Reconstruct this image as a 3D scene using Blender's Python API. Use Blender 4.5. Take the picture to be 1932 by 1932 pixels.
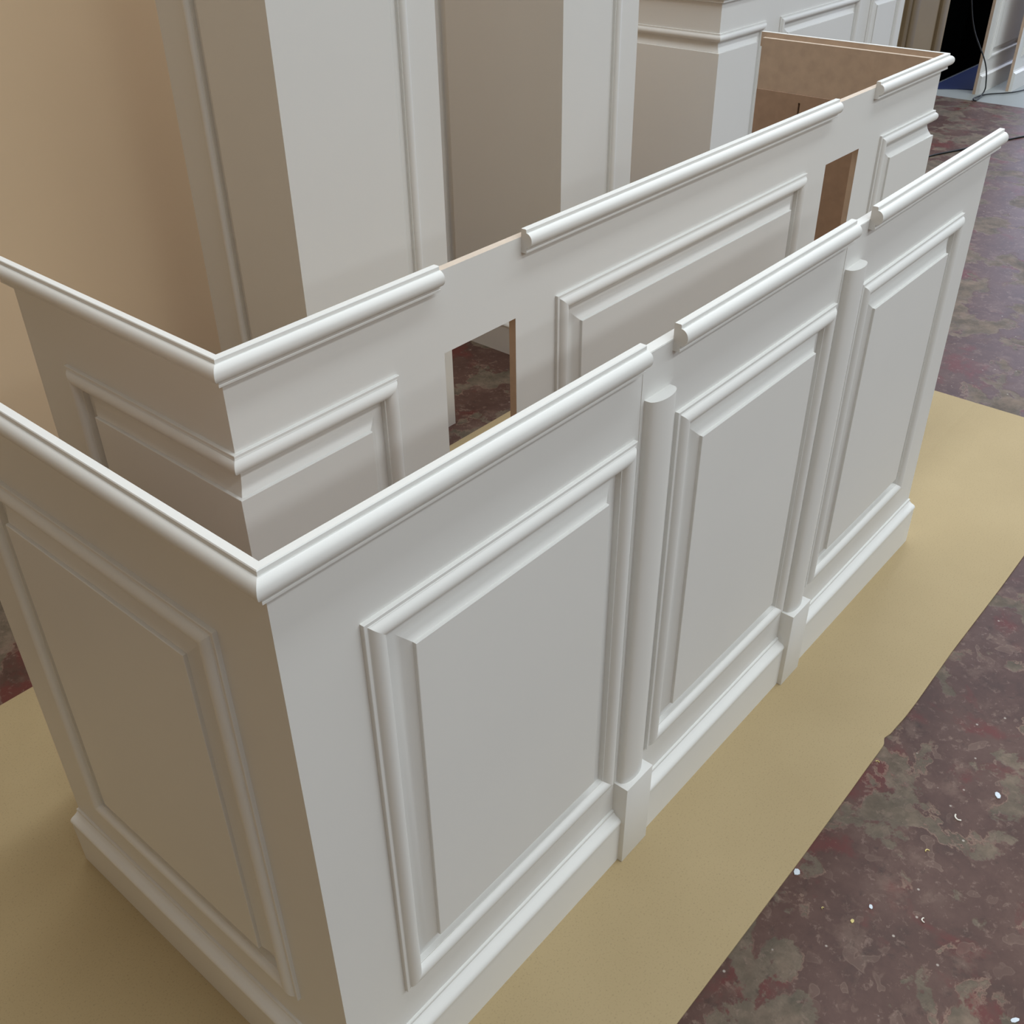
import bpy, bmesh, math, random
from mathutils import Vector, Matrix

for o in list(bpy.data.objects):
    bpy.data.objects.remove(o, do_unlink=True)
scene = bpy.context.scene
C = scene.collection
V = Vector

# ------------------------------------------------------------------ camera
cam_d = bpy.data.cameras.new('camera')
cam = bpy.data.objects.new('camera', cam_d)
C.objects.link(cam)
right = V((0.6495892, -0.7601783, -0.0127611))
down = V((-0.4370381, -0.3596192, -0.8244221))
fwd = V((0.6221186, 0.5411128, -0.5658316))
m = Matrix.Identity(4)
for r in range(3):
    m[r][0] = right[r]; m[r][1] = -down[r]; m[r][2] = -fwd[r]
m[0][3], m[1][3], m[2][3] = -0.4005, -0.6448, 1.5456
cam.matrix_world = m
cam_d.sensor_fit = 'HORIZONTAL'
cam_d.sensor_width = 36.0
cam_d.lens = 36.0 * 1945.963 / 1932.0
cam_d.clip_start = 0.02
scene.camera = cam

# ------------------------------------------------------------------ world, lamps, exposure
w = bpy.data.worlds.new('hall_light')
scene.world = w
w.use_nodes = True
bg = w.node_tree.nodes['Background']
bg.inputs['Color'].default_value = (0.93, 0.96, 1.0, 1)
bg.inputs['Strength'].default_value = 0.13

def area(name, loc, target, sx, sy, power, col):
    d = bpy.data.lights.new(name, 'AREA')
    d.shape = 'RECTANGLE'; d.size = sx; d.size_y = sy
    d.energy = power; d.color = col
    o = bpy.data.objects.new(name, d); C.objects.link(o)
    o.location = loc
    o.rotation_euler = (V(target) - V(loc)).to_track_quat('-Z', 'Y').to_euler()
    return o
for lx, ly, ll, lp in ((3.4, -8.5, 8.8, 170), (3.4, -6.0, 8.8, 205), (3.4, -3.5, 8.8, 190), (3.45, -1.0, 8.7, 120), (3.9, 1.4, 7.8, 180)):
    area('ceiling_lamp_row', (lx, ly, 5.0), (lx, ly, 0), ll, 0.6, lp, (0.90, 0.965, 1.0))
area('open_hall_door', (12.0, 1.3, 2.5), (0, 1.0, 0.6), 4.0, 4.5, 330, (0.66, 0.74, 1.0))

scene.view_settings.view_transform = 'Standard'
scene.view_settings.look = 'None'
scene.view_settings.exposure = -0.06
scene.view_settings.gamma = 1.0
scene.view_settings.use_curve_mapping = False

# ------------------------------------------------------------------ materials
def new_mat(name):
    mt = bpy.data.materials.new(name); mt.use_nodes = True
    nt = mt.node_tree
    return mt, nt, nt.nodes, nt.links, nt.nodes['Principled BSDF']

def plain(name, col, rough=0.5, spec=0.5, var=0.04, scale=8.0, bump=0.0, bscale=200.0):
    mt, nt, N, L, b = new_mat(name)
    tc = N.new('ShaderNodeTexCoord')
    nz = N.new('ShaderNodeTexNoise'); nz.inputs['Scale'].default_value = scale
    nz.inputs['Detail'].default_value = 4
    L.new(tc.outputs['Object'], nz.inputs['Vector'])
    rp = N.new('ShaderNodeValToRGB')
    rp.color_ramp.elements[0].position = 0.3; rp.color_ramp.elements[1].position = 0.7
    rp.color_ramp.elements[0].color = (*[c * (1 - var) for c in col], 1)
    rp.color_ramp.elements[1].color = (*[min(1, c * (1 + var)) for c in col], 1)
    L.new(nz.outputs['Fac'], rp.inputs['Fac'])
    L.new(rp.outputs['Color'], b.inputs['Base Color'])
    b.inputs['Roughness'].default_value = rough
    b.inputs['Specular IOR Level'].default_value = spec
    if bump:
        n2 = N.new('ShaderNodeTexNoise'); n2.inputs['Scale'].default_value = bscale
        L.new(tc.outputs['Object'], n2.inputs['Vector'])
        bp = N.new('ShaderNodeBump'); bp.inputs['Strength'].default_value = bump
        bp.inputs['Distance'].default_value = 0.0006
        L.new(n2.outputs['Fac'], bp.inputs['Height'])
        L.new(bp.outputs['Normal'], b.inputs['Normal'])
    return mt

PAINT = plain('white_satin_paint', (0.74, 0.735, 0.71), 0.48, 0.35, 0.012, 3.0, 0.05, 260)
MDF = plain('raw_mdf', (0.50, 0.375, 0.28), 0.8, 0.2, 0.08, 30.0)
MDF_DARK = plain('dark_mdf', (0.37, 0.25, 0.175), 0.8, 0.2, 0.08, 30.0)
MDF_PALE = plain('pale_mdf_edge', (0.62, 0.52, 0.43), 0.7, 0.2, 0.05, 40.0)
WALLM = plain('tan_painted_wall', (0.74, 0.565, 0.375), 0.75, 0.2, 0.03, 1.5, 0.05, 120)
LEFTM = plain('brown_bounce_wall', (0.40, 0.30, 0.20), 0.75, 0.2, 0.05, 1.5)  # brown chosen to warm and dim the light bounced off the added left wall
BLACK = plain('black_laminate', (0.0018, 0.0022, 0.0018), 0.9, 0.0, 0.05, 4)
RUBBER = plain('black_rubber', (0.012, 0.014, 0.014), 0.45, 0.4, 0.05, 20)
BLUE = plain('blue_plastic', (0.03, 0.042, 0.115), 0.3, 0.5, 0.1, 6)
GREYFLOOR = plain('pale_grey_screed', (0.29, 0.31, 0.305), 0.6, 0.3, 0.08, 2.0)
FLAKE_W = plain('pale_blue_flake', (0.62, 0.68, 0.74), 0.7, 0.2, 0.05, 60)
FLAKE_Y = plain('yellow_shaving', (0.62, 0.52, 0.22), 0.7, 0.2, 0.1, 60)
FLAKE_C = plain('white_shaving', (0.66, 0.62, 0.55), 0.7, 0.2, 0.1, 60)
BROWN = plain('brown_stained_board', (0.20, 0.145, 0.082), 0.55, 0.3, 0.10, 5)
BROWN_FLAT = plain('pale_brown_board', (0.26, 0.195, 0.118), 0.55, 0.3, 0.06, 5)

def floor_material():
    mt, nt, N, L, b = new_mat('worn_red_floor_paint')
    tc = N.new('ShaderNodeTexCoord'); P = tc.outputs['Object']
    def noise(scale, detail=6, rough=0.6, dist=0.0, off=(0, 0, 0)):
        mp = N.new('ShaderNodeMapping'); mp.inputs['Location'].default_value = off
        L.new(P, mp.inputs['Vector'])
        n = N.new('ShaderNodeTexNoise'); n.inputs['Scale'].default_value = scale
        n.inputs['Detail'].default_value = detail; n.inputs['Roughness'].default_value = rough
        n.inputs['Distortion'].default_value = dist
        L.new(mp.outputs['Vector'], n.inputs['Vector'])
        return n.outputs['Fac']
    def ramp(fac, stops, interp='LINEAR'):
        r = N.new('ShaderNodeValToRGB'); r.color_ramp.interpolation = interp
        e = r.color_ramp.elements
        while len(e) > 1: e.remove(e[-1])
        e[0].position = stops[0][0]; e[0].color = (*stops[0][1], 1)
        for p, c in stops[1:]:
            q = e.new(p); q.color = (*c, 1)
        L.new(fac, r.inputs['Fac']); return r.outputs['Color']
    def g(v): return (v, v, v)
    def mix(fac, a, bb):
        mx = N.new('ShaderNodeMix'); mx.data_type = 'RGBA'
        if isinstance(fac, float): mx.inputs['Factor'].default_value = fac
        else: L.new(fac, mx.inputs['Factor'])
        for s, v in ((6, a), (7, bb)):
            if isinstance(v, tuple): mx.inputs[s].default_value = (*v, 1)
            else: L.new(v, mx.inputs[s])
        return mx.outputs[2]
    def mul(a, bb):
        mm = N.new('ShaderNodeMath'); mm.operation = 'MULTIPLY'
        for i, v in enumerate((a, bb)):
            if isinstance(v, (int, float)): mm.inputs[i].default_value = v
            else: L.new(v, mm.inputs[i])
        return mm.outputs[0]
    base = ramp(noise(6.0, 9, 0.68, 0.15), [(0.28, (0.0504, 0.0265, 0.0199)), (0.44, (0.0746, 0.0368, 0.0279)), (0.56, (0.0907, 0.0471, 0.0359)), (0.72, (0.1189, 0.0703, 0.0542))])
    red = ramp(noise(5.0, 6, 0.6, 0.3, (3, 7, 0)), [(0.55, g(0)), (0.63, g(1))])
    base = mix(mul(red, 0.8), base, (0.1159, 0.0257, 0.0216))
    # worn through to grey-green concrete, with a pale rim where the paint edge lifts
    pn = noise(4.6, 11, 0.60, 0.2, (11, 2, 0))
    patch = ramp(pn, [(0.522, g(0)), (0.536, g(1))])
    conc = ramp(noise(14.0, 9, 0.68, 0.15, (5, 5, 0)), [(0.28, (0.0614, 0.0522, 0.0350)), (0.48, (0.1157, 0.0898, 0.0623)), (0.70, (0.2066, 0.1515, 0.1091))])
    base = mix(mul(patch, 0.92), base, conc)
    rim = ramp(pn, [(0.514, g(0)), (0.522, g(1)), (0.530, g(0))])
    rimbreak = ramp(noise(8.0, 3, 0.5, 0.0, (1, 9, 0)), [(0.48, g(0)), (0.58, g(1))])
    base = mix(mul(mul(rim, rimbreak), 0.7), base, (0.2722, 0.1799, 0.1317))
    # lighter film of dust and dried filler
    film = ramp(noise(11.0, 8, 0.65, 0.2, (9, 3, 0)), [(0.56, g(0)), (0.66, g(1))])
    base = mix(mul(film, 0.35), base, (0.2016, 0.1328, 0.0997))
    # small round wear marks with rims
    sn = noise(24.0, 2, 0.45, 0.35, (2, 4, 0))
    where = ramp(noise(3.0, 4, 0.55, 0.0, (8, 1, 0)), [(0.46, g(0)), (0.56, g(1))])
    spot = ramp(sn, [(0.605, g(0)), (0.622, g(1)), (0.645, g(0.45))])
    base = mix(mul(mul(spot, where), 0.7), base, (0.1915, 0.1285, 0.0974))
    # fine scuffs
    fn = noise(60.0, 6, 0.7, 0.3, (6, 6, 0))
    scuff = ramp(fn, [(0.57, g(0)), (0.66, g(1))])
    base = mix(mul(scuff, 0.42), base, (0.2419, 0.1671, 0.1317))
    dark = ramp(noise(35.0, 6, 0.7, 0.2, (4, 8, 0)), [(0.30, g(1)), (0.42, g(0))])
    base = mix(mul(dark, 0.45), base, (0.0302, 0.0189, 0.0143))
    # pale specks of dust
    vo = N.new('ShaderNodeTexVoronoi'); vo.inputs['Scale'].default_value = 34.0
    L.new(P, vo.inputs['Vector'])
    spk = ramp(vo.outputs['Distance'], [(0.05, g(1)), (0.10, g(0))])
    sel = N.new('ShaderNodeSeparateColor'); L.new(vo.outputs['Color'], sel.inputs['Color'])
    pick = ramp(sel.outputs['Red'], [(0.70, g(0)), (0.72, g(1))])
    base = mix(mul(mul(spk, pick), 0.75), base, (0.45, 0.40, 0.35))
    L.new(base, b.inputs['Base Color'])
    rr = ramp(pn, [(0.50, g(0.50)), (0.58, g(0.65))])
    L.new(rr, b.inputs['Roughness'])
    b.inputs['Specular IOR Level'].default_value = 0.28
    bp = N.new('ShaderNodeBump'); bp.inputs['Strength'].default_value = 0.25; bp.inputs['Distance'].default_value = 0.0012
    inv = N.new('ShaderNodeMath'); inv.operation = 'SUBTRACT'; inv.inputs[0].default_value = 1.0
    L.new(patch, inv.inputs[1]); L.new(inv.outputs[0], bp.inputs['Height'])
    L.new(bp.outputs['Normal'], b.inputs['Normal'])
    return mt
FLOORM = floor_material()

def cardboard_material():
    mt, nt, N, L, b = new_mat('brown_cardboard')
    tc = N.new('ShaderNodeTexCoord')
    nz = N.new('ShaderNodeTexNoise'); nz.inputs['Scale'].default_value = 4; nz.inputs['Detail'].default_value = 5
    L.new(tc.outputs['Object'], nz.inputs['Vector'])
    sp = N.new('ShaderNodeTexNoise'); sp.inputs['Scale'].default_value = 320; sp.inputs['Detail'].default_value = 2
    L.new(tc.outputs['Object'], sp.inputs['Vector'])
    r1 = N.new('ShaderNodeValToRGB')
    r1.color_ramp.elements[0].position = 0.3; r1.color_ramp.elements[0].color = (0.40, 0.306, 0.166, 1)
    r1.color_ramp.elements[1].position = 0.7; r1.color_ramp.elements[1].color = (0.43, 0.332, 0.184, 1)
    L.new(nz.outputs['Fac'], r1.inputs['Fac'])
    r2 = N.new('ShaderNodeValToRGB')
    r2.color_ramp.elements[0].position = 0.28; r2.color_ramp.elements[0].color = (0.80, 0.80, 0.80, 1)
    r2.color_ramp.elements[1].position = 0.42; r2.color_ramp.elements[1].color = (1, 1, 1, 1)
    L.new(sp.outputs['Fac'], r2.inputs['Fac'])
    mx = N.new('ShaderNodeMix'); mx.data_type = 'RGBA'; mx.blend_type = 'MULTIPLY'; mx.inputs['Factor'].default_value = 1
    L.new(r1.outputs['Color'], mx.inputs[6]); L.new(r2.outputs['Color'], mx.inputs[7])
    L.new(mx.outputs[2], b.inputs['Base Color'])
    b.inputs['Roughness'].default_value = 0.7; b.inputs['Specular IOR Level'].default_value = 0.25
    wv = N.new('ShaderNodeTexWave'); wv.wave_type = 'BANDS'; wv.bands_direction = 'Y'
    wv.inputs['Scale'].default_value = 38; wv.inputs['Distortion'].default_value = 1.5
    L.new(tc.outputs['Object'], wv.inputs['Vector'])
    bp = N.new('ShaderNodeBump'); bp.inputs['Strength'].default_value = 0.10; bp.inputs['Distance'].default_value = 0.0006
    L.new(wv.outputs['Fac'], bp.inputs['Height']); L.new(bp.outputs['Normal'], b.inputs['Normal'])
    return mt
CARD = cardboard_material()

# ------------------------------------------------------------------ mesh helpers
BOW = False        # the long front of the nearest unit is very slightly bowed, as boards are
def bow(p):
    if not BOW: return p
    x = max(0.0, p.x)
    return V((p.x, p.y + (-0.01721 * x + 0.01091 * x * x) * p.z, p.z))

def finish(bm, name, mat, parent=None, mats=None, angle=0.55, label=None):
    for v in bm.verts: v.co = bow(v.co)
    bmesh.ops.recalc_face_normals(bm, faces=bm.faces)
    for f in bm.faces: f.smooth = True
    for e in bm.edges:
        e.smooth = len(e.link_faces) == 2 and e.calc_face_angle(3.0) < angle
    me = bpy.data.meshes.new(name); bm.to_mesh(me); bm.free()
    for mm in (mats or [mat]): me.materials.append(mm)
    o = bpy.data.objects.new(name, me); C.objects.link(o)
    if parent is not None: o.parent = parent
    if label: o['label'] = label
    return o

def thing(name, label, cat, group=None):
    o = bpy.data.objects.new(name, None); C.objects.link(o)
    o.empty_display_size = 0.1
    o['label'] = label; o['category'] = cat
    if group: o['group'] = group
    return o

def tag(o, label, cat, group=None):
    o['label'] = label; o['category'] = cat
    if group: o['group'] = group
    return o

Z = V((0, 0, 1))
def endf(kind, a, o):
    return {'mitre': a, 'corner': -o, 'square': 0.0}[kind]

def stick(name, P0, d, i, n, length, prof, k0, k1, mat, parent, back=None):
    """A moulded stick: closed profile [(inset, out)] swept along d, each end mitred, turned round a corner or cut square."""
    bm = bmesh.new()
    A = [bm.verts.new(P0 + d * endf(k0, a, o) + i * a + n * o) for a, o in prof]
    B = [bm.verts.new(P0 + d * (length - endf(k1, a, o)) + i * a + n * o) for a, o in prof]
    k = len(prof)
    for j in range(k):
        f = bm.faces.new((A[j], A[(j + 1) % k], B[(j + 1) % k], B[j]))
        if back and j == k - 1: f.material_index = 1
    bm.faces.new(A); bm.faces.new(list(reversed(B)))
    return finish(bm, name, mat, parent, mats=[mat, back] if back else None)

def box(name, lo, hi, mat, parent=None, bevel=0.0, label=None):
    bm = bmesh.new()
    bmesh.ops.create_cube(bm, size=1.0)
    for v in bm.verts:
        v.co = V([lo[k] if v.co[k] < 0 else hi[k] for k in range(3)])
    if bevel:
        bmesh.ops.bevel(bm, geom=list(bm.edges), offset=bevel, segments=2, affect='EDGES', profile=0.5)
    return finish(bm, name, mat, parent, label=label)

def field_hole(u0, u1, z0, z1, kl='mitre', kr='mitre'):
    return (u0 + 0.0205 if kl == 'mitre' else u0, u1 - 0.0205 if kr == 'mitre' else u1, z0 + 0.0205, z1 - 0.0205)

def slab(name, P0, e, n, thick, us, zs, holes, parent, mats, ends=True):
    """Board standing on edge: cells of a (u,z) grid, holes left out; front, edges and back get their own material slot."""
    bm = bmesh.new()
    us = sorted(set(us) | {h[0] for h in holes} | {h[1] for h in holes})
    zs = sorted(set(zs) | {h[2] for h in holes} | {h[3] for h in holes})
    us = [u for k, u in enumerate(us) if k == 0 or u - us[k - 1] > 1e-5]
    zs = [q for k, q in enumerate(zs) if k == 0 or q - zs[k - 1] > 1e-5]
    nu, nz = len(us) - 1, len(zs) - 1
    def solid(i, j):
        if i < 0 or j < 0 or i >= nu or j >= nz: return False
        uc, zc = (us[i] + us[i + 1]) / 2, (zs[j] + zs[j + 1]) / 2
        return not any(h[0] < uc < h[1] and h[2] < zc < h[3] for h in holes)
    cache = {}
    def vt(i, j, b):
        if (i, j, b) not in cache:
            cache[(i, j, b)] = bm.verts.new(P0 + e * us[i] + Z * zs[j] - n * (thick if b else 0))
        return cache[(i, j, b)]
    for i in range(nu):
        for j in range(nz):
            if not solid(i, j): continue
            f = bm.faces.new((vt(i, j, 0), vt(i + 1, j, 0), vt(i + 1, j + 1, 0), vt(i, j + 1, 0))); f.material_index = 0
            f = bm.faces.new((vt(i, j, 1), vt(i, j + 1, 1), vt(i + 1, j + 1, 1), vt(i + 1, j, 1))); f.material_index = 2
            for (di, dj, p, q) in ((-1, 0, (i, j), (i, j + 1)), (1, 0, (i + 1, j), (i + 1, j + 1)), (0, -1, (i, j), (i + 1, j)), (0, 1, (i, j + 1), (i + 1, j + 1))):
                if not solid(i + di, j + dj):
                    f = bm.faces.new((vt(*p, 0), vt(*q, 0), vt(*q, 1), vt(*p, 1))); f.material_index = 0 if ends and not 0 <= i + di < nu else 1
    return finish(bm, name, None, parent, mats=mats)

def arc(cx, cy, rx, ry, a0, a1, k):
    return [(cx + rx * math.cos(math.radians(a0 + (a1 - a0) * t / k)), cy + ry * math.sin(math.radians(a0 + (a1 - a0) * t / k))) for t in range(k + 1)]

# profiles, measured: (inset from outer edge, height off the face)
FRAME = [(0.0, -0.001), (0.0, 0.0052), (0.0006, 0.0058), (0.0046, 0.0058), (0.0052, 0.0064)] + \
        arc(0.0166, 0.0030, 0.0112, 0.0100, 165, 8, 11) + [(0.0283, 0.0030), (0.0300, 0.0028), (0.0300, -0.0065), (0.0205, -0.0065), (0.0205, -0.001)]
FIELD = [(0.0290, -0.0060), (0.0340, -0.0060), (0.0400, -0.0053), (0.0460, -0.0037), (0.0520, -0.0012), (0.0580, 0.0022), (0.0628, 0.0050), (0.0640, 0.0054), (0.0642, 0.0099), (0.0650, 0.0104)]
# cap rail: (down from top, out)
CAP = [(0.0006, 0.0), (0.0, 0.0006), (0.0, 0.0095), (0.0010, 0.0105), (0.0060, 0.0107)] + \
      arc(0.0178, 0.0100, 0.0122, 0.0115, 165, 8, 11) + [(0.0302, 0.0105), (0.0345, 0.0106), (0.0352, 0.0112), (0.0378, 0.0112), (0.0386, 0.0100), (0.0388, 0.0)]
# skirting: (down from top, out)
SKIRT = [(0.0, 0.0), (0.0, 0.0035), (0.0010, 0.0042), (0.0055, 0.0042), (0.0063, 0.0050), (0.0085, 0.0072), (0.0105, 0.0108), (0.0118, 0.0150), (0.0140, 0.0182), (0.0165, 0.0198),
         (0.0188, 0.0203), (0.0205, 0.0203), (0.0212, 0.0186)]
SKIRT_H = 0.121
SKIRT_P = SKIRT + [(SKIRT_H, 0.0180), (SKIRT_H, 0.0)]

def raised_field(name, P0, e, n, u0, u1, z0, z1, kl, kr, parent, mat=None):
    """Raised-and-fielded panel: hollow margin, small shoulder, flat field."""
    bm = bmesh.new(); loops = []
    for a, o in FIELD:
        ul = u0 + (a if kl == 'mitre' else -o); ur = u1 - (a if kr == 'mitre' else -o)
        loops.append([bm.verts.new(P0 + e * u + Z * z + n * o) for u, z in ((ul, z0 + a), (ur, z0 + a), (ur, z1 - a), (ul, z1 - a))])
    for A, B in zip(loops, loops[1:]):
        for j in range(4):
            bm.faces.new((A[j], A[(j + 1) % 4], B[(j + 1) % 4], B[j]))
    bm.faces.new(loops[-1])
    # back, so that the piece is a solid board
    bl = u0 + (.0215 if kl == 'mitre' else 0.0105); br = u1 - (.0215 if kr == 'mitre' else 0.0105)
    bk = [bm.verts.new(P0 + e * u + Z * z - n * 0.0105) for u, z in ((bl, z0 + .0215), (br, z0 + .0215), (br, z1 - .0215), (bl, z1 - .0215))]
    for j in range(4): bm.faces.new((bk[j], bk[(j + 1) % 4], loops[0][(j + 1) % 4], loops[0][j]))
    bm.faces.new(list(reversed(bk))).material_index = 1
    return finish(bm, name, None, parent, mats=[mat or PAINT, MDF], angle=0.45)

def panel_frame(P0, e, n, u0, u1, z0, z1, kl, kr, parent):
    """Bolection frame of mitred sticks with its raised field; kl/kr 'corner' lets the frame run on round an outside corner."""
    raised_field('raised_panel', P0, e, n, u0, u1, z0, z1, kl, kr, parent)
    L = u1 - u0
    stick('panel_moulding', P0 + e * u0 + Z * z1, e, -Z, n, L, FRAME, kl, kr, PAINT, parent)
    stick('panel_moulding', P0 + e * u0 + Z * z0, e, Z, n, L, FRAME, kl, kr, PAINT, parent)
    if kl == 'mitre':
        stick('panel_moulding', P0 + e * u0 + Z * z0, Z, e, n, z1 - z0, FRAME, 'mitre', 'mitre', PAINT, parent)
    if kr == 'mitre':
        stick('panel_moulding', P0 + e * u1 + Z * z0, Z, -e, n, z1 - z0, FRAME, 'mitre', 'mitre', PAINT, parent)

def cap(P0, e, n, u0, u1, ztop, k0, k1, parent):
    return stick('cap_rail', P0 + e * u0 + Z * ztop, e, -Z, n, u1 - u0, CAP, k0, k1, PAINT, parent, MDF)

def skirt(P0, e, n, u0, u1, k0, k1, parent, z0=0.0):
    return stick('skirting_board', P0 + e * u0 + Z * (SKIRT_H + z0), e, -Z, n, u1 - u0, SKIRT_P, k0, k1, PAINT, parent)

EX, EY = V((1, 0, 0)), V((0, 1, 0))

# ------------------------------------------------------------------ setting
fl = box('floor', (-5, -5, -0.10), (6.53, 8, -0.003), FLOORM); fl['kind'] = 'structure'
fl2 = box('floor', (6.53, -5, -0.10), (16, 8, -0.003), GREYFLOOR); fl2['kind'] = 'structure'
wb = box('wall_back', (-5, 2.02, -0.003), (3.0, 2.17, 4.2), WALLM); wb['kind'] = 'structure'
wl = box('added_wall_left', (-2.35, -5, -0.003), (-2.2, 2.02, 4.2), LEFTM); wl['kind'] = 'structure'  # unseen wall, added to block hall light and bounce brown onto left-facing sides

# ------------------------------------------------------------------ cardboard underlay
MT = 0.0; ZF = -0.003
def make_card():
    x0, x1, y0, y1 = -0.95, 2.665, -0.265, 1.197
    xs = [x0, -0.5, 0, 0.4, 0.8, 1.00, 1.06] + [1.08 + 0.008 * q for q in range(24)] + [1.29, 1.32, 1.5, 1.8, 2.1, 2.4, x1]
    ys = [y0, y0 + 0.006, y0 + 0.014, y0 + 0.025, y0 + 0.045, -0.15, -0.05, 0.05, 0.100, 0.109, 0.113, 0.117, 0.126, 0.2, 0.4, 0.7, 1.0, y1]
    bm = bmesh.new(); G = {}
    for i, x in enumerate(xs):
        for j, y in enumerate(ys):
            fold = -(0.0009 if x > 1.9 else 0.0) * math.exp(-((y - 0.113) / 0.0045) ** 2)
            d = (math.exp(-((x - 1.168) / 0.012) ** 2) + 0.45 * math.exp(-((x - 1.195) / 0.035) ** 2))
            dent = d * math.exp(-(y - y0) / 0.014)
            wob = 0.0018 * math.sin(x * 5.1) + 0.0012 * math.sin(x * 13)
            yy = y + (dent * 0.0065 + wob * max(0, 1 - (y - y0) / 0.05)) + (0.004 * math.sin(x * 3.0) if j == 0 else 0) * 0.4
            G[i, j] = bm.verts.new((x, yy, MT + fold - 0.0018 * dent))
    for i in range(len(xs) - 1):
        for j in range(len(ys) - 1):
            bm.faces.new((G[i, j], G[i + 1, j], G[i + 1, j + 1], G[i, j + 1]))
    rim = [G[i, 0] for i in range(len(xs))] + [G[len(xs) - 1, j] for j in range(1, len(ys))] + \
          [G[i, len(ys) - 1] for i in range(len(xs) - 2, -1, -1)] + [G[0, j] for j in range(len(ys) - 2, 0, -1)]
    low = [bm.verts.new((v.co.x, v.co.y, ZF + 0.0002)) for v in rim]
    k = len(rim)
    for j in range(k):
        bm.faces.new((rim[j], rim[(j + 1) % k], low[(j + 1) % k], low[j]))
    bm.faces.new(low)
    return tag(finish(bm, 'cardboard_sheet', CARD), 'large brown cardboard sheet spread on the floor under the white panelling', 'cardboard')
make_card()

# ------------------------------------------------------------------ nearest unit: L-shaped wainscot with half-round pilasters
ZB = MT
A = thing('wainscot_unit', 'nearest white wainscot unit with two half-round pilasters, standing at the front edge of the cardboard', 'wainscot', 'white wainscot units')
BOW = True
LA, DA, TA = 1.833, 0.7104, 0.016
P = V((0, 0, 0))
PM3 = [PAINT, PAINT, MDF]
frames = [(0.1005, 0.580), (0.6765, 1.1545), (1.2545, 1.731)]
slab('front_board', P, EX, -EY, TA, [0, .1, .34, .58, .677, .9, 1.155, 1.254, 1.5, 1.733, LA], [ZB, .2, .5, .86, .978], [field_hole(a, b, .200, .861) for a, b in frames], A, PM3)
for u0, u1 in frames:
    panel_frame(P, EX, -EY, u0, u1, 0.200, 0.861, 'mitre', 'mitre', A)
cap(P, EX, -EY, 0, 0.577, 1.0, 'corner', 'square', A)
cap(P, EX, -EY, 0.654, 1.161, 1.0, 'square', 'square', A)
cap(P, EX, -EY, 1.240, 1.850, 1.0, 'square', 'square', A)
for x0, first in ((0.5885, 0), (1.1655, 1)):
    box('pilaster_backing', (x0, -0.0006, 0.15), (x0 + 0.072, 0.002, 0.977), PAINT, A)
    # half-round: short straight sides, then a flat curve
    bm = bmesh.new()
    xa, xb = x0 + 0.007, x0 + 0.066
    sec = [(xa, 0.0), (xa, -0.0075)] + [((xa + xb) / 2 + (xb - xa) / 2 * math.cos(math.radians(t)), -0.0075 - 0.0125 * math.sin(math.radians(t))) for t in (165, 150, 135, 120, 105, 90, 75, 60, 45, 30, 15)] + [(xb, -0.0075), (xb, 0.0)]
    lo = [bm.verts.new((x, y, 0.186)) for x, y in sec]; hi = [bm.verts.new((x, y, 0.9125)) for x, y in sec]
    for j in range(len(sec)):
        bm.faces.new((lo[j], lo[(j + 1) % len(sec)], hi[(j + 1) % len(sec)], hi[j]))
    bm.faces.new(lo); bm.faces.new(list(reversed(hi)))
    finish(bm, 'half_round_pilaster', PAINT, A)
    box('plinth_block', (x0 + 0.0015, -0.0275, ZB), (x0 + 0.0762, 0.001, 0.1875), PAINT, A, bevel=0.0007)
skirt(P, EX, -EY, 0, 0.5905, 'corner', 'square', A)
skirt(P, EX, -EY, 0.6645, 1.1675, 'square', 'square', A)
skirt(P, EX, -EY, 1.2410, LA, 'square', 'square', A)
BOW = False
# left return
PL = V((0, DA, 0))
slab('return_board', PL, -EY, -EX, TA, [0, DA - TA], [ZB, .978], [field_hole(0.098, DA - 0.100, .200, .8635)], A, PM3)
panel_frame(PL, -EY, -EX, 0.098, DA - 0.100, 0.200, 0.8635, 'mitre', 'mitre', A)
cap(PL, -EY, -EX, -0.02, DA, 1.0, 'square', 'corner', A)
skirt(PL, -EY, -EX, 0, DA, 'square', 'corner', A)

# ------------------------------------------------------------------ second unit: U-shaped with two rectangular openings
Bu = thing('wainscot_unit', 'white wainscot unit with two rectangular openings, standing just behind the nearest unit', 'wainscot', 'white wainscot units')
XB, YB, XR, YE, HB = 0.2235, 0.3667, 2.484, 0.882, 1.004
PB = V((XB, YB, 0)); LB = XR - XB
PMB = [PAINT, MDF_PALE, MDF]
PME = [PAINT, MDF, MDF]
h1 = (0.612 - XB, 0.7785 - XB, 0.20, 0.8595); h2 = (1.869 - XB, 2.040 - XB, 0.20, 0.8595)
slab('front_board', PB, EX, -EY, 0.014, [0, .2, h1[0], h1[1], 1.0, h2[0], h2[1], LB], [ZB, .20, .5, .8595], [h1, h2, field_hole(0, 0.511 - XB, .2, .8645, 'corner'), field_hole(0.8815 - XB, 1.769 - XB, .2, .8645), field_hole(2.156 - XB, LB, .2, .8645, 'mitre', 'corner')], Bu, PME)
slab('front_board', PB, EX, -EY, 0.014, [0, 1.0, LB], [.8595, .9905], [], Bu, PMB)
panel_frame(PB, EX, -EY, 0, 0.511 - XB, 0.200, 0.8645, 'corner', 'mitre', Bu)
panel_frame(PB, EX, -EY, 0.8815 - XB, 1.769 - XB, 0.200, 0.8645, 'mitre', 'mitre', Bu)
panel_frame(PB, EX, -EY, 2.156 - XB, LB, 0.200, 0.8645, 'mitre', 'corner', Bu)
cap(PB, EX, -EY, 0, 0.600 - XB, HB, 'corner', 'square', Bu)
cap(PB, EX, -EY, 0.794 - XB, 1.867 - XB, HB, 'square', 'square', Bu)
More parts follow.
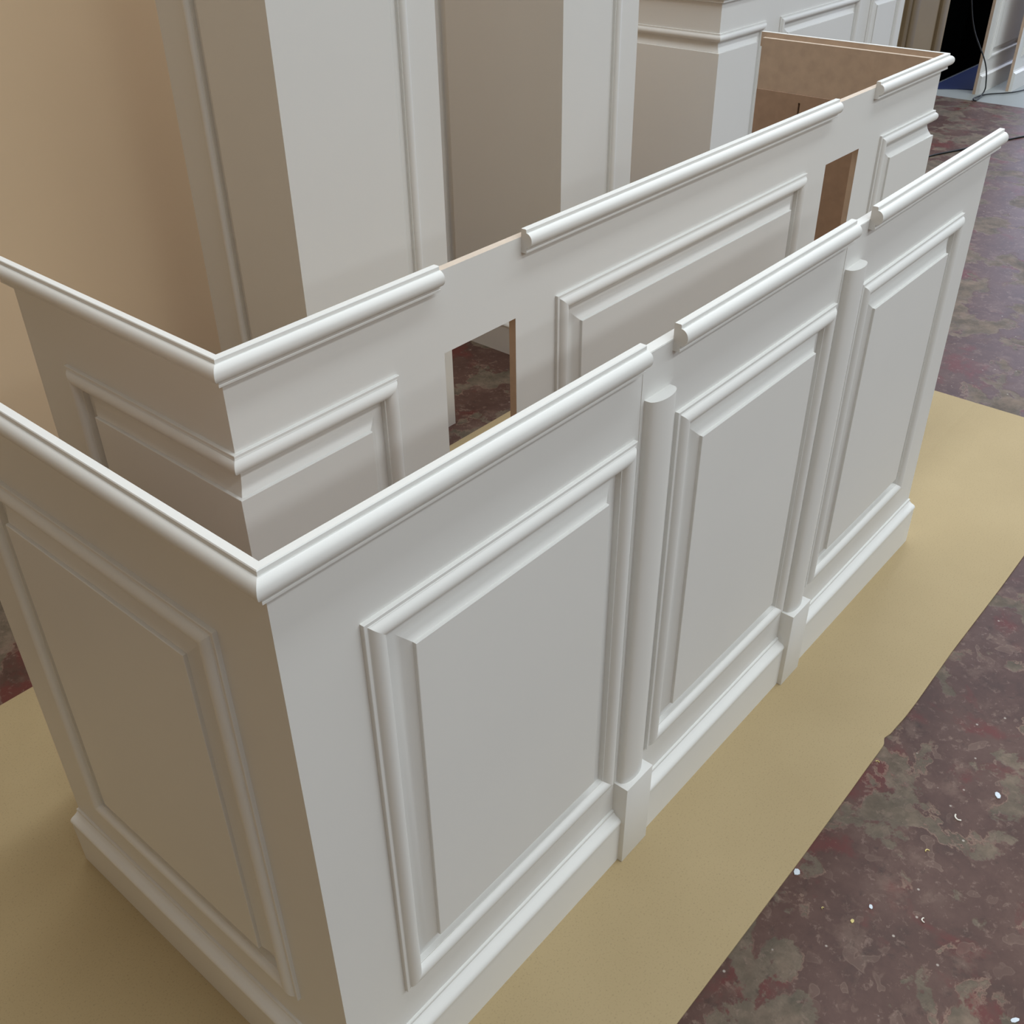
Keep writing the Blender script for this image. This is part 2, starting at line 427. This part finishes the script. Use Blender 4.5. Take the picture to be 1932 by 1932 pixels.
cap(PB, EX, -EY, 2.077 - XB, LB, HB, 'square', 'corner', Bu)
skirt(PB, EX, -EY, 0, LB, 'corner', 'corner', Bu, ZB)
PBL = V((XB, YE, 0)); DB = YE - YB
slab('return_board', PBL, -EY, -EX, 0.014, [0, DB - .014], [ZB, .9905], [field_hole(0.108, DB - .014, .2, .8645, 'mitre', 'corner')], Bu, PMB)
panel_frame(PBL, -EY, -EX, 0.108, DB, 0.200, 0.8645, 'mitre', 'corner', Bu)
cap(PBL, -EY, -EX, -0.012, DB, HB, 'square', 'corner', Bu)
skirt(PBL, -EY, -EX, 0, DB, 'square', 'corner', Bu, ZB)
PBR = V((XR, YB, 0))
slab('return_board', PBR, EY, EX, 0.014, [.014, DB], [ZB, .9905], [field_hole(.014, DB - 0.108, .2, .8645, 'corner', 'mitre')], Bu, PMB)
panel_frame(PBR, EY, EX, 0, DB - 0.108, 0.200, 0.8645, 'corner', 'mitre', Bu)
cap(PBR, EY, EX, 0, DB + 0.012, HB, 'corner', 'square', Bu)
skirt(PBR, EY, EX, 0, DB, 'corner', 'square', Bu, ZB)
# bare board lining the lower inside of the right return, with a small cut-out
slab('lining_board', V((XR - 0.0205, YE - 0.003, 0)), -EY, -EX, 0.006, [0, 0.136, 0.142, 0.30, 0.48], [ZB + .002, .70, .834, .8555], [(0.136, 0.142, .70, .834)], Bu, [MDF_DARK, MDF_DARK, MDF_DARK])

# ------------------------------------------------------------------ third unit, behind on the right
D = thing('wainscot_unit', 'farthest white wainscot unit, its corner showing beyond the unit with openings', 'wainscot', 'white wainscot units')
XD, YD, XE = 3.112, 1.395, 4.756
PD = V((XD, YD, 0)); LD = XE - XD
slab('front_board', PD, EX, -EY, 0.016, [0, LD], [ZF, .978], [field_hole(0, 3.444 - XD, .2, .8615, 'corner'), field_hole(3.555 - XD, 4.262 - XD, .2, .8615), field_hole(4.370 - XD, LD - .06, .2, .8615)], D, [PAINT, MDF, MDF])
panel_frame(PD, EX, -EY, 0, 3.444 - XD, 0.200, 0.8615, 'corner', 'mitre', D)
panel_frame(PD, EX, -EY, 3.555 - XD, 4.262 - XD, 0.200, 0.8615, 'mitre', 'mitre', D)
panel_frame(PD, EX, -EY, 4.370 - XD, LD - 0.06, 0.200, 0.8615, 'mitre', 'mitre', D)
cap(PD, EX, -EY, 0, LD, 1.0, 'corner', 'square', D)
skirt(PD, EX, -EY, 0, LD, 'corner', 'square', D, ZF)
DD = 0.55
PDL = V((XD, YD + DD, 0))
slab('return_board', PDL, -EY, -EX, 0.016, [0, DD - .016], [ZF, .978], [field_hole(.1, DD - .016, .2, .8615, 'mitre', 'corner')], D, [PAINT, MDF, MDF])
panel_frame(PDL, -EY, -EX, 0.1, DD, 0.200, 0.8615, 'mitre', 'corner', D)
cap(PDL, -EY, -EX, 0, DD, 1.0, 'square', 'corner', D)
skirt(PDL, -EY, -EX, 0, DD, 'square', 'corner', D, ZF)

# ------------------------------------------------------------------ two tall corner casings
def casing(label, x0, y0, wx, wy, fr_x, fr_y, H=2.35, skirted=True):
    t = thing('column_casing', label, 'column casing', 'tall white column casings')
    x0 += 0.0104; y0 += 0.0104
    P0 = V((x0, y0, 0)); Pl = V((x0, y0 + wy, 0))
    slab('front_board', P0, EX, -EY, 0.018, [0, wx], [ZF, H], [field_hole(0, wx - fr_x, .2, H - .14, 'corner')], t, [PAINT, PAINT, MDF])
    slab('return_board', Pl, -EY, -EX, 0.018, [0, wy - .018], [ZF, H], [field_hole(fr_y, wy - .018, .2, H - .14, 'mitre', 'corner')], t, [PAINT, PAINT, MDF])
    panel_frame(P0, EX, -EY, 0, wx - fr_x, 0.20, H - 0.14, 'corner', 'mitre', t)
    panel_frame(Pl, -EY, -EX, fr_y, wy, 0.20, H - 0.14, 'mitre', 'corner', t)
    cap(P0, EX, -EY, 0, wx, H, 'corner', 'square', t)
    cap(Pl, -EY, -EX, 0, wy, H, 'square', 'corner', t)
    if skirted:
        skirt(P0, EX, -EY, 0, wx, 'corner', 'square', t, ZF)
        skirt(Pl, -EY, -EX, 0, wy, 'square', 'corner', t, ZF)
    return t
casing('tall white corner casing in front of the tan wall, left of the other tall casing', 1.0485, 1.268, 0.497, 0.412, 0.095, 0.112, skirted=False)
casing('tall white corner casing between the other tall casing and the farthest wainscot unit', 2.026, 1.253, 0.366, 0.60, 0.092, 0.100)

# ------------------------------------------------------------------ far right: brown frame, black cupboard, leaning wall panels, sheet, cables
yb = 1.52
bt = thing('door_lining', 'brown unpainted door lining with upright ribs at the end of the farthest wainscot unit', 'door lining')
xs = [5.026, 5.118, 5.181, 5.26, 5.554, 5.593, 5.703]
box('groove_strip', (xs[0], yb + 0.012, ZF), (xs[1], yb + 0.05, 2.1), BROWN, bt)
box('rib', (xs[1], yb - 0.004, ZF), (xs[2] - 0.012, yb + 0.05, 2.1), BROWN, bt, bevel=0.003)
box('rib', (xs[2] - 0.006, yb - 0.010, ZF), (xs[3], yb + 0.05, 2.1), BROWN, bt, bevel=0.003)
box('flat_board', (xs[3], yb + 0.006, ZF), (xs[4], yb + 0.05, 2.1), BROWN_FLAT, bt)
box('groove_strip', (xs[4], yb + 0.016, ZF), (xs[5], yb + 0.05, 2.1), BROWN, bt)
box('rib', (xs[5], yb, ZF), (xs[6] - 0.03, yb + 0.05, 2.1), BROWN, bt, bevel=0.003)
box('edge_strip', (xs[6] - 0.03, yb + 0.004, ZF), (xs[6], yb + 0.05, 2.1), BROWN_FLAT, bt)

cb = thing('cupboard', 'tall black cupboard standing behind the blue plastic sheet', 'cupboard')
box('carcass', (5.9, 1.925, ZF), (8.4, 2.6, 2.2), BLACK, cb)
box('door', (5.93, 1.91, 0.012), (7.14, 1.924, 2.17), BLACK, cb, bevel=0.002)
box('door', (7.15, 1.91, 0.012), (8.37, 1.924, 2.17), BLACK, cb, bevel=0.002)

bm = bmesh.new()
poly = [(6.60, 1.90), (6.70, 1.845), (6.775, 1.737), (6.80, 1.66), (7.3, 1.62), (7.75, 1.75), (7.65, 1.90), (6.99, 1.90)]
lo = [bm.verts.new((x, y, ZF)) for x, y in poly]; hi = [bm.verts.new((x, y, 0.003)) for x, y in poly]
bm.faces.new(hi); bm.faces.new(list(reversed(lo)))
for j in range(len(poly)): bm.faces.new((lo[j], lo[(j + 1) % len(poly)], hi[(j + 1) % len(poly)], hi[j]))
tag(finish(bm, 'plastic_sheet', BLUE), 'blue plastic sheet lying on the pale floor at the foot of the black cupboard', 'plastic sheet')

def wall_panel(label, x0, y0, wdt, H):
    t = thing('wall_panel', label, 'wall panel', 'stored white wall panels')
    P0 = V((x0, y0, 0))
    slab('board', P0, EX, -EY, 0.018, [0, wdt], [ZF, H], [field_hole(.09, wdt - .09, .19, H - .14)], t, [PAINT, MDF, MDF], ends=None)
    panel_frame(P0, EX, -EY, 0.09, wdt - 0.09, 0.19, H - 0.14, 'mitre', 'mitre', t)
    skirt(P0, EX, -EY, 0, wdt, 'square', 'square', t, ZF)
    return t
wall_panel('white wall panel with brown edge beside the black cupboard, cable hanging across its edge', 6.70, 1.605, 0.75, 2.2)
wall_panel('white wall panel with brown edge at the right border of the photo, in front of its twin', 6.905, 1.47, 0.75, 2.2)

def cable(name, pts, r, label):
    cu = bpy.data.curves.new(name, 'CURVE'); cu.dimensions = '3D'
    sp = cu.splines.new('NURBS'); sp.points.add(len(pts) - 1)
    for p, q in zip(sp.points, pts): p.co = (*q, 1)
    sp.use_endpoint_u = True; sp.order_u = 4; sp.resolution_u = 6
    cu.bevel_depth = r; cu.bevel_resolution = 3; cu.use_fill_caps = True
    tmp = bpy.data.objects.new(name + '_tmp', cu); C.objects.link(tmp)
    dg = bpy.context.evaluated_depsgraph_get()
    me = bpy.data.meshes.new_from_object(tmp.evaluated_get(dg))
    bpy.data.objects.remove(tmp, do_unlink=True); bpy.data.curves.remove(cu)
    me.name = name; me.materials.clear(); me.materials.append(RUBBER)
    for f in me.polygons: f.use_smooth = True
    o = bpy.data.objects.new(name, me); C.objects.link(o)
    return tag(o, label, 'cable', 'black cables')
cable('power_cable', [(3.6, 1.12, .002), (4.2, 1.20, .002), (4.8, 1.31, .002), (5.17, 1.300, .002), (5.311, 1.230, .002), (5.505, 1.163, .002), (5.764, 1.070, .002), (5.866, 1.028, .002), (6.3, 0.85, .002), (6.9, 0.6, .002)],
      0.0045, 'black cable lying across the red floor behind the cap of the nearest unit')

# hanging cable: hangs down in front of the black cupboard, loops on the floor and runs off to the right
hp = [(5.80, 1.535, 3.0), (5.80, 1.535, 1.9), (5.82, 1.535, 1.15), (5.882, 1.535, 0.822), (5.969, 1.535, 0.721), (6.057, 1.535, 0.617), (6.106, 1.535, 0.547), (6.184, 1.535, 0.461), (6.316, 1.535, 0.365), (6.481, 1.535, 0.264), (6.572, 1.535, 0.189), (6.617, 1.535, 0.134), (6.641, 1.535, 0.078)] + [(6.74, 1.560, .03), (6.65, 1.545, .010), (6.555, 1.535, .002), (6.505, 1.535, .002), (6.52, 1.56, .009), (6.62, 1.560, .006), (6.70, 1.545, .006), (6.76, 1.50, .006), (6.84, 1.43, .006), (6.93, 1.40, .006), (7.04, 1.38, .006), (7.5, 1.25, .006)]
cable('power_cable', hp, 0.004, 'black cable hanging in front of the black cupboard and looping on the floor')

# ------------------------------------------------------------------ flakes and shavings on the floor
random.seed(4)
def flake(x, y, s, asp, ang, mat, name, label, cat, z=ZF, curl=False):
    bm = bmesh.new()
    k = 7
    if curl:
        top, bot = [], []
        for j in range(9):
            t = math.radians(-70 + 140 * j / 8)
            for r_, lst in ((s, top), (s * 0.72, bot)):
                lst.append((r_ * math.cos(t), r_ * asp * math.sin(t)))
        ring = top + list(reversed(bot))
    else:
        ring = [(s * (0.75 + 0.4 * random.random()) * math.cos(j * 2 * math.pi / k), s * asp * (0.75 + 0.4 * random.random()) * math.sin(j * 2 * math.pi / k)) for j in range(k)]
    ca, sa = math.cos(ang), math.sin(ang)
    ring = [(x + ca * a - sa * b, y + sa * a + ca * b) for a, b in ring]
    lo = [bm.verts.new((a, b, z)) for a, b in ring]
    hi = [bm.verts.new((a, b, z + 0.0012 + 0.0008 * random.random())) for a, b in ring]
    bm.faces.new(hi); bm.faces.new(list(reversed(lo)))
    for j in range(len(ring)): bm.faces.new((lo[j], lo[(j + 1) % len(ring)], hi[(j + 1) % len(ring)], hi[j]))
    tag(finish(bm, name, mat), label, cat, 'flakes and shavings on the red floor')
flake(1.167, -0.481, 0.0085, 0.7, 0.6, FLAKE_W, 'paint_flake', 'largest pale blue paint flake, on a grey worn patch near the right border', 'paint flake')
flake(0.771, -0.2735, 0.0075, 0.7, 0.2, FLAKE_W, 'paint_flake', 'pale blue paint flake touching the cardboard edge', 'paint flake')
flake(0.744, -0.655, 0.0085, 0.5, -0.6, FLAKE_W, 'paint_flake', 'pale blue paint flake in the bottom right corner of the photo', 'paint flake')
flake(0.789, -0.402, 0.0045, 0.8, 0.9, FLAKE_W, 'paint_flake', 'small pale paint flake beside a yellow shaving', 'paint flake')
flake(0.959, -0.432, 0.006, 0.8, 1.0, FLAKE_Y, 'wood_shaving', 'curled yellow shaving alone on dark red floor paint', 'wood shaving', curl=True)
flake(1.098, -0.274, 0.0055, 0.8, 0.2, FLAKE_Y, 'wood_shaving', 'yellow shaving by the dented cardboard edge', 'wood shaving', curl=True)
flake(0.744, -0.390, 0.0045, 0.7, 0.5, FLAKE_Y, 'wood_shaving', 'short yellow shaving nearest the bottom of the photo', 'wood shaving')
flake(0.734, -0.343, 0.0045, 0.6, 1.3, FLAKE_Y, 'wood_shaving', 'thin yellow shaving on the grey patch near the cardboard edge', 'wood shaving', curl=True)
flake(1.071, -0.446, 0.010, 0.9, 2.6, FLAKE_C, 'wood_shaving', 'long white curled shaving left of the largest flake', 'wood shaving', curl=True)
flake(0.823, -0.483, 0.007, 0.8, 2.0, FLAKE_C, 'wood_shaving', 'white curled shaving on the red floor right of the grey patch', 'wood shaving', curl=True)
